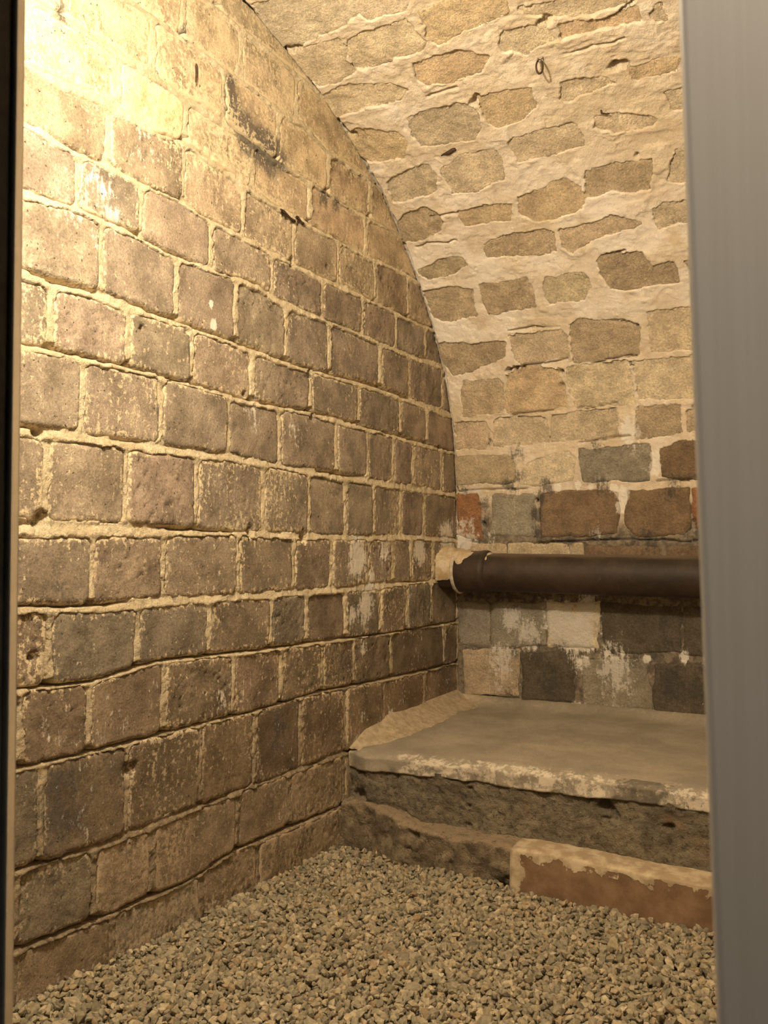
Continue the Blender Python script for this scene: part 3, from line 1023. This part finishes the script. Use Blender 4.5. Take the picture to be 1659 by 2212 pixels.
# ------------------------------------------------------------------ concrete bench
BX1 = 2.79
bench = bpy.data.objects.new('concrete_bench', None)
bench.location = (0.7, 3.2, 0)
col.objects.link(bench)
tag(bench, 'low concrete bench with worn pale edge built along the back wall', 'bench')
BR_X = np.array([0., .20, .45, .69, 1.01, 1.36, 2.8])
BR_Z = np.array([.365, .372, .380, .387, .389, .387, .387])      # top edge at the front


def slab_mat():
    k = NT('worn_screed', .85)
    c = k.mix(k.ramp(k.noise(5, 5, .6), .35, .68), (.235, .205, .158), (.345, .30, .228))
    c = k.mix(k.ramp(k.noise(110, 4, .7), .35, .7, 0, .4), c, (.20, .175, .135))
    e = k.math('ADD', k.attr('edge'), k.math('MULTIPLY_ADD', k.noise(26, 6, .75), 2.2, -1.1))
    c = k.mix(k.ramp(e, .30, .6, 0, .85), c, (.60, .53, .42))
    s = k.math('ADD', k.attr('sand'), k.math('MULTIPLY_ADD', k.noise(30, 5, .7), .9, -.45))
    c = k.mix(k.ramp(s, .3, .65, 0, .9), c, (.50, .415, .28))
    d = k.math('ADD', k.attr('dark'), k.math('MULTIPLY_ADD', k.noise(35, 5, .7), 1.4, -.7))
    c = k.mix(k.ramp(d, .4, .7, 0, .85), c, (.10, .085, .065))
    k.color(c)
    k.bump(k.math('ADD', k.noise(60, 5, .7), k.math('MULTIPLY', k.noise(240, 4, .7), .5)), .45, .004)
    return k.m


# slab: swept section over X  (top surface, rounded nose, lip underside)
xs = np.r_[np.arange(0.003, 1.5, .0065), np.arange(1.5, BX1, .05), BX1]
ty = np.r_[np.linspace(3.765, 2.80, 80), np.linspace(2.79, 2.765, 4)]
rows_y, rows_z, rows_e = [], [], []
zf = np.interp(xs, BR_X, BR_Z)
fy = 2.752 + .010 * fbm(xs, xs * 0, 5, 201, 3) + .05 * (1 - sstep(0, .16, xs)) ** 2       # front line, rounded off at the left wall
for y in ty:
    t = (y - 2.752) / (3.765 - 2.752)
    yy = fy + t * (3.765 - fy)
    z = zf + t * (.412 - zf) + .004 * fbm(xs, yy, 4, 202, 3) + .0012 * fbm(xs, yy, 30, 203, 2)
    z = z - .010 * sstep(.06, 0, t) * (1 + fbm(xs, xs * 0 + 3, 11, 204, 2))
    z = z + .035 * np.exp(-((3.765 - yy) / .05) ** 2)
    rows_y.append(yy)
    rows_z.append(z)
    rows_e.append(np.full_like(xs, float(sstep(.09, .0, t))) * 0.5)
zl_ = np.interp(xs, [0, .45, .69, .92, 1.06, 1.37, 2.8], [.300, .322, .320, .322, .332, .328, .328])
for q in np.linspace(0.12, 1, 9):
    rows_y.append(fy - .006 + .012 * fbm(xs, xs * 0 + q * .05, 22, 205, 3) * q + .004 * q)
    rows_z.append(rows_z[83] * (1 - q) + q * zl_ - .002 + .006 * q * fbm(xs, xs * 0, 16, 206, 3))
    rows_e.append(np.full_like(xs, .46))
rows_y.append(fy + .06)
rows_z.append(zl_ - .002)
rows_e.append(np.full_like(xs, .0))
RY, RZ, RE = (np.array(q).T for q in (rows_y, rows_z, rows_e))
RX = np.repeat(xs[:, None], RY.shape[1], 1)
e_mask = RE * sstep(-.3, .3, fbm(RX, RY, 3, 210, 2) + .6 * sstep(.12, .4, RX) - .1)
d_mask = .75 * np.exp(-((RX - 1.12) / .13) ** 2) * (RE > .3) + .8 * np.exp(-((RX - 1.40) / .07) ** 2) * (RE > .3)
sand_m = .55 * np.exp(-RX / .10) + .35 * sstep(.15, 0., 3.765 - RY)
slab = make_mesh('slab', np.stack([RX, RY, RZ], -1).reshape(-1, 3), grid_faces(len(xs), RY.shape[1], flip=True),
                 attrs={'edge': e_mask.ravel(), 'dark': d_mask.ravel(), 'sand': sand_m.ravel()})
M_SLAB = slab_mat()
o = add_obj('slab', slab, M_SLAB, bench)
o['label'] = 'grey screed top with chipped whitish front edge'


def body_mat():
    k = NT('rough_concrete', .95)
    c = k.mix(k.ramp(k.noise(7, 5, .65), .35, .66), (.12, .10, .068), (.235, .20, .138))
    c = k.mix(k.ramp(k.noise(60, 5, .75), .50, .66, 0, .75), c, (.055, .045, .032))
    c = k.mix(k.ramp(k.noise(70, 3, .6), .70, .76, 0, .5), c, (.50, .45, .35))
    c = k.mix(k.ramp(k.noise(9, 3, .6), .58, .70, 0, .45), c, (.25, .16, .10))
    k.color(c)
    k.bump(k.math('ADD', k.noise(40, 5, .75), k.math('MULTIPLY', k.noise(180, 4, .7), .5)), 1., .012)
    return k.m


M_BODY = body_mat()
zled = np.interp(xs, [0, .15, .20, .36, .69, .88, 1.16, 1.38, 2.8], [.185, .19, .185, .150, .150, .155, .146, .147, .147])
q_ = np.linspace(0, 1, 40)
BXg = np.repeat(xs[:, None], len(q_) + 1, 1)
BZg = np.concatenate([zl_[:, None] * (1 - q_) + (zled[:, None] - .01) * q_, np.full((len(xs), 1), -.03)], 1)
BZg[:, 0] += .012
BYg = fy[:, None] + .004 + .014 * fbm(BXg, BZg, 9, 220, 4) + .009 * fbm(BXg, BZg, 34, 221, 3) + .004 * (vn(BXg * 150, BZg * 150, 222) - .5) - .0 * BXg
BYg += .03 * sstep(.30, .62, fbm(BXg, BZg, 15, 223, 3))
body = make_mesh('body', np.stack([BXg, BYg, BZg], -1).reshape(-1, 3), grid_faces(len(xs), len(q_) + 1, flip=True))
o = add_obj('body', body, M_BODY, bench)
o['label'] = 'rough dark concrete front below the slab'


def ledge(name, x0, x1, y_top_out, mat, seed, amp, label, zoff=0., side=True):
    xs_ = np.arange(max(x0, .003), x1 + .001, .011) if x1 < 1.6 else np.r_[np.arange(x0, 1.5, .011), np.arange(1.5, x1, .05), x1]
    zl2 = np.interp(xs_, xs, zled) + zoff
    prof = [(2.86, .012)] + [(2.80 - .02 * i, .010 - .0006 * i) for i in range(1, 4)]
    rows = []
    nose = y_top_out(xs_)
    for t in np.linspace(0, 1, 10):
        rows.append((2.82 + (nose + .008 - 2.82) * t, zl2 + .010 * (1 - t)))
    rows.append((nose + .002, zl2 - .003))
    for t in np.linspace(0, 1, 24):
        rows.append((nose - .012 * t, zl2 - .008 - t * (zl2 + .035)))
    Yg = np.array([np.broadcast_to(r[0], xs_.shape) for r in rows]).T
    Zg = np.array([np.broadcast_to(r[1], xs_.shape) for r in rows]).T
    Xg = np.repeat(xs_[:, None], Yg.shape[1], 1)
    Yg = Yg + amp * fbm(Xg, Zg, 10, seed, 4) + .4 * amp * fbm(Xg, Zg, 40, seed + 1, 3) + amp * .8 * sstep(.25, .6, fbm(Xg, Zg, 16, seed + 5, 3)) * (amp > .01)
    Zg = Zg + .3 * amp * fbm(Xg, Yg, 14, seed + 2, 3)
    V_ = np.stack([Xg, Yg, Zg], -1)
    if side:     # close the left end
        cap = V_[:1].copy()
        cap[..., 1] = 2.86
        V_ = np.concatenate([cap, V_], 0)
    topm = np.zeros(V_.shape[:2])
    topm[:, :12] = 1
    topm[:, 12:] = np.linspace(.74, -.6, V_.shape[1] - 12)
    endm = np.exp(-(V_[..., 0] - x0) / .07)
    me = make_mesh(name, V_.reshape(-1, 3), grid_faces(V_.shape[0], V_.shape[1], flip=True),
                   attrs={'top': topm.ravel(), 'end': endm.ravel()})
    ob = add_obj(name, me, mat, bench)
    ob['label'] = label
    return ob


def plinth_mat():
    k = NT('flaking_brown_paint', .8)
    c = k.mix(k.ramp(k.noise(14, 4, .6), .35, .7), (.15, .092, .05), (.22, .14, .08))
    p = k.math('ADD', k.math('MAXIMUM', k.attr('top'), k.math('MULTIPLY', k.attr('end'), 1.35)), k.math('MULTIPLY_ADD', k.noise(20, 4, .65), 1.3, -.65))
    c = k.mix(k.ramp(p, .70, .76, 0, 1), c, k.mix(k.ramp(k.noise(25, 4, .6), .4, .65), (.32, .245, .155), (.47, .385, .26)))
    k.color(c)
    k.bump(k.math('ADD', k.noise(40, 4, .6), k.math('MULTIPLY', k.ramp(p, .70, .76), .8)), .5, .004)
    return k.m


def rubble_mat():
    k = NT('crumbling_mortar', .95)
    c = k.mix(k.ramp(k.noise(16, 5, .7), .36, .66), (.13, .10, .065), (.27, .215, .14))
    c = k.mix(k.ramp(k.math('ADD', k.attr('top'), k.math('MULTIPLY_ADD', k.noise(30, 4, .7), .8, -.4)), .75, 1., 0, .7), c, (.34, .26, .17))
    k.color(c)
    c = k.mix(k.ramp(k.noise(50, 5, .75), .52, .68, 0, .7), c, (.05, .04, .028))
    k.color(c)
    k.bump(k.math('ADD', k.noise(40, 5, .75), k.math('MULTIPLY', k.noise(150, 4, .7), .5)), 1., .012)
    return k.m


ledge('plinth', .715, BX1, lambda x: 2.655 + 0 * x, plinth_mat(), 240, .004, 'brown painted plinth with flaking cream plaster')
ledge('rubble_footing', 0.0, .72, lambda x: 2.735 - .06 * sstep(.10, .30, x) + .012 * fbm(x, x * 0, 7, 262, 3), rubble_mat(), 260, .032, 'crumbling mortar footing', side=False)

# mortar fillet where the bench meets the left wall
ys_ = np.arange(2.79, 3.765, .010)
an = np.linspace(0, 1, 16)
FYg, FA = np.meshgrid(ys_, an, indexing='ij')
nz_ = 1 - sstep(2.79, 2.92, FYg)
wid = (1 - .45 * nz_) * (.09 + .06 * sstep(2.8, 3.2, FYg) + .03 * fbm(FYg, FYg * 0, 4, 270, 3))
zt_ = .372 + (FYg - 2.755) * .040
up_ = .055 + .02 * fbm(FYg, FYg * 0 + 2, 5, 271, 2) - .045 * nz_
FXg = -.004 + wid * FA
FZg = zt_ + up_ * (1 - FA) ** 2.2 + .004 + .003 * (vn(FXg * 140, FYg * 140, 273) - .5) + .007 * fbm(FXg, FYg, 18, 272, 3) * np.sin(FA * np.pi) - .008 * FA ** 4
# rounded nose at the front end
FZg = FZg - .008 * (1 - sstep(2.79, 2.82, FYg))
fil = make_mesh('mortar_fillet', np.stack([FXg, FYg, FZg], -1).reshape(-1, 3), grid_faces(len(ys_), len(an), flip=True))
M_FIL = plain_material('fillet_mortar', (.36, .29, .19), (.52, .43, .295), 34, .95, 1., .008)
o = add_obj('mortar_fillet', fil, M_FIL, bench)
o['label'] = 'sandy mortar fillet against the left wall'

# ------------------------------------------------------------------ iron pipe
PZ0, PZ1 = 1.032, 0.990          # height at X=0 and X=2.79
PY, PR = 3.628, .0865
pipe = bpy.data.objects.new('cast_iron_pipe', None)
pipe.location = (0, PY, PZ0)
col.objects.link(pipe)
tag(pipe, 'thick rusty brown pipe running along the back wall above the bench', 'pipe')


def tube(name, prof, mat, nseg=48, seed=0, amp=.0, parent=None, x_end=None):
    """surface of revolution about the pipe axis; prof = [(x, radius)]"""
    th = np.linspace(0, 2 * np.pi, nseg, endpoint=False)
    V_ = []
    for x, r in prof:
        zc_ = PZ0 + (PZ1 - PZ0) * x / 2.79
        rr = r + (amp * fbm(x + 0 * th, np.sin(th) * .3 + .2 * np.cos(th * 2), 14, seed, 3) if amp else 0.)
        V_.append(np.stack([np.full(nseg, x), PY + rr * np.cos(th), zc_ + rr * np.sin(th)], 1))
    V_ = np.array(V_).reshape(-1, 3)
    n_ = len(prof)
    f = []
    for i in range(n_ - 1):
        for j in range(nseg):
            j2 = (j + 1) % nseg
            f.append((i * nseg + j, i * nseg + j2, (i + 1) * nseg + j2, (i + 1) * nseg + j))
    return add_obj(name, make_mesh(name, V_, f), mat, parent)


kp = NT('rusty_iron', .62)
kp.b.inputs['Specular IOR Level'].default_value = .35
c_ = kp.mix(kp.ramp(kp.noise(8, 5, .65), .35, .68), (.022, .014, .009), (.046, .030, .019))
c_ = kp.mix(kp.ramp(kp.noise(60, 5, .7), .55, .75, 0, .5), c_, (.075, .055, .038))
sep = kp.n('ShaderNodeSeparateXYZ')
kp.link(kp.geo.outputs['Normal'], sep.inputs[0])
up_tone = kp.math('ADD', kp.ramp(sep.outputs['Z'], .62, 1.0, 0., .8), kp.math('MULTIPLY_ADD', kp.noise(1, 4, .6, stretch=(6, 45, 45)), .8, -.4))
c_ = kp.mix(kp.ramp(up_tone, .3, .95, 0, .6), c_, (.19, .15, .105))          # paler brown where the surface faces up
kp.color(c_)
kp.bump(kp.math('ADD', kp.noise(90, 5, .7), kp.noise(25, 3, .6)), .35, .002)
M_IRON = kp.m
tube('barrel', [(.14, PR)] + [(x, PR) for x in np.linspace(.2, 2.79, 60)], M_IRON, 56, 300, .0012, pipe)
hubp = [(-.02, PR + .004), (.075, PR + .005), (.085, PR + .010), (.16, PR + .010), (.19, PR + .010), (.205, PR + .014), (.222, PR + .013), (.232, PR + .003), (.236, PR - .004)]
tube('socket', hubp, M_IRON, 56, 301, .0018, pipe)
M_BEAD = plain_material('lime_smear', (.36, .31, .235), (.56, .49, .38), 40, .9, .5, .003)
o = tube('joint_ring', [(.068, PR + .001), (.072, PR + .013), (.080, PR + .016), (.087, PR + .013), (.090, PR + .002)], M_BEAD, 56, 302, .003, pipe)
o['label'] = 'thin pale lime-crusted ring around the pipe joint'

# lump of cement packed on and behind the pipe end
th = np.linspace(math.radians(20), math.radians(205), 60)
xl = np.linspace(-.01, .26, 50)
LX, LT = np.meshgrid(xl, th, indexing='ij')
spread = np.clip(1 - LX / .125, -1, 1)
thc = math.radians(88)
mask_l = .55 * fbm(LX, LT * .09, 26, 310, 4) + 1.1 * spread - .55 * ((LT - math.radians(105)) / math.radians(75)) ** 2 + .1
RRl = PR + .010 + .016 * np.clip(mask_l, -2, 1) + .012 * np.clip(mask_l, 0, 1) * fbm(LX, LT * .09, 40, 311, 3)
ZC = PZ0
lump = make_mesh('cement_lump', np.stack([LX, PY + RRl * np.cos(LT), ZC + RRl * np.sin(LT)], -1).reshape(-1, 3), grid_faces(50, 60))
kl = NT('cement_lump', .95)
cl_ = kl.mix(kl.ramp(kl.noise(18, 4, .6), .4, .62), (.46, .335, .18), (.56, .48, .36))
cl_ = kl.mix(kl.ramp(kl.noise(80, 4, .7), .5, .75, 0, .5), cl_, (.30, .24, .16))
kl.color(cl_)
kl.bump(kl.noise(70, 5, .7), .8, .006)
o = add_obj('cement_lump', lump, kl.m, pipe)
o['label'] = 'yellowish cement packed over the pipe end'
# cement bedding along the wall behind the pipe top
bx = np.linspace(0., .62, 70)
bt = np.linspace(0, 1, 10)
BBX, BBT = np.meshgrid(bx, bt, indexing='ij')
amt = np.clip(1.1 - BBX / .55 + .4 * fbm(BBX, BBT * 0, 9, 320, 3), 0.02, 1)
bY = 3.765 - BBT * .13 * amt
bZ = PZ0 + .045 + .075 * amt * (1 - BBT) + .008 * fbm(BBX, BBT * .2, 25, 321, 3)
bed = make_mesh('cement_bedding', np.stack([BBX, bY, bZ], -1).reshape(-1, 3), grid_faces(70, 10))
o = add_obj('cement_bedding', bed, M_FIL, pipe)

# ------------------------------------------------------------------ small ironwork
M_RUST = plain_material('rusted_iron', (.035, .022, .014), (.075, .045, .028), 90, .7, .5, .001)


def sweep(pts, rad, nseg=10, closed=False):
    pts = np.asarray(pts, float)
    n_ = len(pts)
    rad = np.broadcast_to(rad, n_)
    V_, F_ = [], []
    for i in range(n_):
        a = pts[(i - 1) % n_] if (closed or i > 0) else pts[i]
        b = pts[(i + 1) % n_] if (closed or i < n_ - 1) else pts[i]
        t = b - a
        t /= np.linalg.norm(t)
        up = np.array([0, 0, 1.]) if abs(t[2]) < .9 else np.array([1., 0, 0])
        u_ = np.cross(t, up)
        u_ /= np.linalg.norm(u_)
        v_ = np.cross(t, u_)
        for j in range(nseg):
            an_ = 2 * math.pi * j / nseg
            V_.append(pts[i] + rad[i] * (math.cos(an_) * u_ + math.sin(an_) * v_))
    for i in range(n_ if closed else n_ - 1):
        i2 = (i + 1) % n_
        for j in range(nseg):
            j2 = (j + 1) % nseg
            F_.append((i * nseg + j, i * nseg + j2, i2 * nseg + j2, i2 * nseg + j))
    if not closed:
        for i, c_ in ((0, pts[0]), (n_ - 1, pts[-1])):
            V_.append(c_)
            k_ = len(V_) - 1
            for j in range(nseg):
                j2 = (j + 1) % nseg
                F_.append((i * nseg + j, i * nseg + j2, k_, k_))
    return np.array(V_), np.array(F_)


def sweep_mesh(name, pts, rad, nseg=10, closed=False):
    V_, F_ = sweep(pts, rad, nseg, closed)
    if closed:
        return make_mesh(name, V_, F_)
    q = F_[:, 2] != F_[:, 3]
    tri = np.vstack([F_[q][:, [0, 1, 2]], F_[q][:, [0, 2, 3]], F_[~q][:, :3]])
    return make_mesh(name, V_, tri)


rx, rs = px_vault([(1167, 122)])[0]
surf = vpos(np.array([rx]), np.array([rs]), np.array([0.0]))[0]
nrm = np.array([0, np.interp(rs, PS, PN[:, 0]), np.interp(rs, PS, PN[:, 1])])
ring = bpy.data.objects.new('iron_ring', None)
ring.location = surf
col.objects.link(ring)
tag(ring, 'small iron ring hanging from an eye in the vault', 'ring')
tip = surf + nrm * .022
staple = [surf - nrm * .03 + np.array([.008, 0, 0]), surf + nrm * .012 + np.array([.008, 0, 0]), tip + np.array([.004, 0, 0]), tip + np.array([-.004, 0, 0]),
          surf + nrm * .012 + np.array([-.008, 0, 0]), surf - nrm * .03 + np.array([-.008, 0, 0])]
o = add_obj('eye', sweep_mesh('eye', staple, .003, 8), plain_material('bright_worn_iron', (.30, .27, .22), (.45, .40, .33), 80, .5, .2, .001, .6), ring)
rc = tip + np.array([0, 0, -.020])
dirx = np.array([.80, .60, 0]) * .55
rp = [rc + .0115 * math.cos(a) * np.array([.85, .5, 0]) + .0235 * math.sin(a) * np.array([0, 0, 1.]) for a in np.linspace(0, 2 * math.pi, 36, endpoint=False)]
add_obj('hoop', sweep_mesh('hoop', rp, .0034, 8, True), M_RUST, ring)


def iron_bit(name, p0, p1, rad, label, out0=.004, out1=.02):
    a = on_x([p0])[0] + np.array([out0, 0, 0])
    b = on_x([p1])[0] + np.array([out1, 0, 0])
    base = a + np.array([-.05, 0, 0])
    pts = [a + (b - a) * t + np.array([.003 * math.sin(t * 3.1), 0, .002 * math.sin(t * 7)]) for t in np.linspace(0, 1, 7)]
    r_ = rad * np.array([.75, 1.1, 1., .95, .9, .8, .45])
    return pts, r_


pts, r_ = iron_bit('iron_nail', (424, 138), (411, 182), .0042, '', .000, .022)
n1 = add_obj('iron_nail', sweep_mesh('iron_nail', [pts[0] + np.array([-.04, 0, .01])] + pts, np.r_[.003, r_], 8), M_RUST, origin=pts[0])
tag(n1, 'bent iron nail sticking out of the brightly lit top of the left wall', 'nail')
for (p0, p1, rad, lab) in (((603, 455), (632, 480), .0052, 'longer of two black iron bars set in the left wall mortar'),
                           ((637, 470), (650, 484), .0050, 'short black iron stub beside a longer iron bar on the left wall')):
    pts, r_ = iron_bit('iron_bar', p0, p1, rad, '', .006, .008)
    r_ = rad * np.array([1.25, 1.3, .85, .8, .8, 1., 1.2])
    nb = add_obj('iron_bar', sweep_mesh('iron_bar', pts, r_, 8), M_RUST, origin=pts[0])
    tag(nb, lab, 'iron bar')
a0, a1 = px_vault([(953, 335), (985, 319)])
A = vpos(np.array([a0[0]]), np.array([a0[1]]), np.array([.003]))[0]
B = vpos(np.array([a1[0]]), np.array([a1[1]]), np.array([.010]))[0]
pts = [A + (B - A) * t + np.array([0, 0, .002 * math.sin(9 * t)]) for t in np.linspace(0, 1, 8)]
sp = add_obj('iron_wedge', sweep_mesh('iron_wedge', pts, [.003, .0055, .007, .0085, .009, .0085, .008, .006], 8), M_RUST, origin=A)
tag(sp, 'rusty iron wedge stuck in the plaster of the vault', 'wedge')
a0, a1, a2 = px_vault([(1297, 234), (1300, 240), (1318, 240)])
pp = [vpos(np.array([q[0]]), np.array([q[1]]), np.array([hh_]))[0] for q, hh_ in ((a0, -.01), (a1, .012), (a2, .016))]
pq = [pp[0] + (pp[1] - pp[0]) * t for t in np.linspace(0, 1, 3)] + [pp[1] + (pp[2] - pp[1]) * t for t in (.3, .6, 1.)]
hk = add_obj('iron_hook', sweep_mesh('iron_hook', pq, [.003, .003, .003, .0026, .0022, .0014], 8), M_RUST, origin=pp[0])
tag(hk, 'thin bent iron hook in the vault below a dark hole', 'hook')

# ------------------------------------------------------------------ gravel
ico_t = (1 + 5 ** .5) / 2
ICO = np.array([(-1, ico_t, 0), (1, ico_t, 0), (-1, -ico_t, 0), (1, -ico_t, 0), (0, -1, ico_t), (0, 1, ico_t), (0, -1, -ico_t), (0, 1, -ico_t),
                (ico_t, 0, -1), (ico_t, 0, 1), (-ico_t, 0, -1), (-ico_t, 0, 1)])
ICO /= np.linalg.norm(ICO[0])
ICF = np.array([(0, 11, 5), (0, 5, 1), (0, 1, 7), (0, 7, 10), (0, 10, 11), (1, 5, 9), (5, 11, 4), (11, 10, 2), (10, 7, 6), (7, 1, 8),
                (3, 9, 4), (3, 4, 2), (3, 2, 6), (3, 6, 8), (3, 8, 9), (4, 9, 5), (2, 4, 11), (6, 2, 10), (8, 6, 7), (9, 8, 1)])


def gravel_layer(sp, zoff, rmean, seed):
    r = np.random.default_rng(seed)
    gx, gy = np.meshgrid(np.arange(.004, 2.79, sp), np.arange(.75, 2.80, sp), indexing='ij')
    x = (gx + r.uniform(-.5, .5, gx.shape) * sp).ravel()
    y = (gy + r.uniform(-.5, .5, gy.shape) * sp).ravel()
    lim = 2.735 - .06 * sstep(.10, .30, x) - .03 * sstep(.70, .72, x)
    ok = (x > .006) & (y < lim - .006)
    x, y = x[ok], y[ok]
    n_ = len(x)
    z = zoff + .010 + .012 * fbm(x, y, 2.2, 400, 2) + .006 * fbm(x, y, 9, 401, 2) + r.uniform(-.004, .004, n_) + .012 * np.exp(-x / .05)
    rad = rmean * np.exp(r.normal(0, .26, n_))
    sc = np.stack([rad * r.uniform(.85, 1.35, n_), rad * r.uniform(.7, 1.05, n_), rad * r.uniform(.5, .85, n_)], 1)
    V_ = ICO[None] * (1 + r.uniform(-.24, .24, (n_, 12, 1))) + r.normal(0, .07, (n_, 12, 3))
    V_ = V_ * sc[:, None, :]
    # random rotation
    qv = r.normal(size=(n_, 4))
    qv[:, 1:3] *= .45
    qv /= np.linalg.norm(qv, axis=1)[:, None]
    w0, q1, q2, q3 = qv.T
    R = np.stack([np.stack([1 - 2 * (q2 ** 2 + q3 ** 2), 2 * (q1 * q2 - q3 * w0), 2 * (q1 * q3 + q2 * w0)], 1),
                  np.stack([2 * (q1 * q2 + q3 * w0), 1 - 2 * (q1 ** 2 + q3 ** 2), 2 * (q2 * q3 - q1 * w0)], 1),
                  np.stack([2 * (q1 * q3 - q2 * w0), 2 * (q2 * q3 + q1 * w0), 1 - 2 * (q1 ** 2 + q2 ** 2)], 1)], 1)
    V_ = np.einsum('nij,nkj->nki', R, V_) + np.stack([x, y, z], 1)[:, None]
    V_[..., 0] = np.maximum(V_[..., 0], .001)
    F_ = ICF[None] + (np.arange(n_) * 12)[:, None, None]
    return V_.reshape(-1, 3), F_.reshape(-1, 3)


gv, gf = join_np([gravel_layer(.0150, .004, .0101, 1), gravel_layer(.0182, .014, .0095, 2)])
kg = NT('gravel', .85)
rnd = kg.geo.outputs['Random Per Island']
rp_ = kg.n('ShaderNodeValToRGB')
kg.link(rnd, rp_.inputs[0])
els = [(0., (0.176, 0.156, 0.116)), (.18, (0.288, 0.256, 0.192)), (.36, (0.216, 0.200, 0.160)), (.52, (0.376, 0.324, 0.232)), (.68, (0.296, 0.272, 0.212)),
       (.82, (0.440, 0.384, 0.280)), (.93, (0.272, 0.200, 0.124)), (1., (0.512, 0.464, 0.360))]
cr_ = rp_.color_ramp
while len(cr_.elements) < len(els):
    cr_.elements.new(.5)
for e_, (p_, c_) in zip(cr_.elements, els):
    e_.position = p_
    e_.color = (*c_, 1)
cg = kg.mix(1., rp_.outputs[0], kg.mix(kg.ramp(kg.noise(120, 3, .6), .3, .7), (.72, .69, .62), (1.06, 1.01, .90)), 'MULTIPLY')
kg.color(cg)
kg.bump(kg.noise(300, 3, .6), .3, .002)
gr = add_obj('gravel_bed', make_mesh('gravel_bed', gv, gf, smooth=False), kg.m)
tag(gr, 'loose grey and beige gravel chippings spread over the floor', 'gravel', kind='stuff')
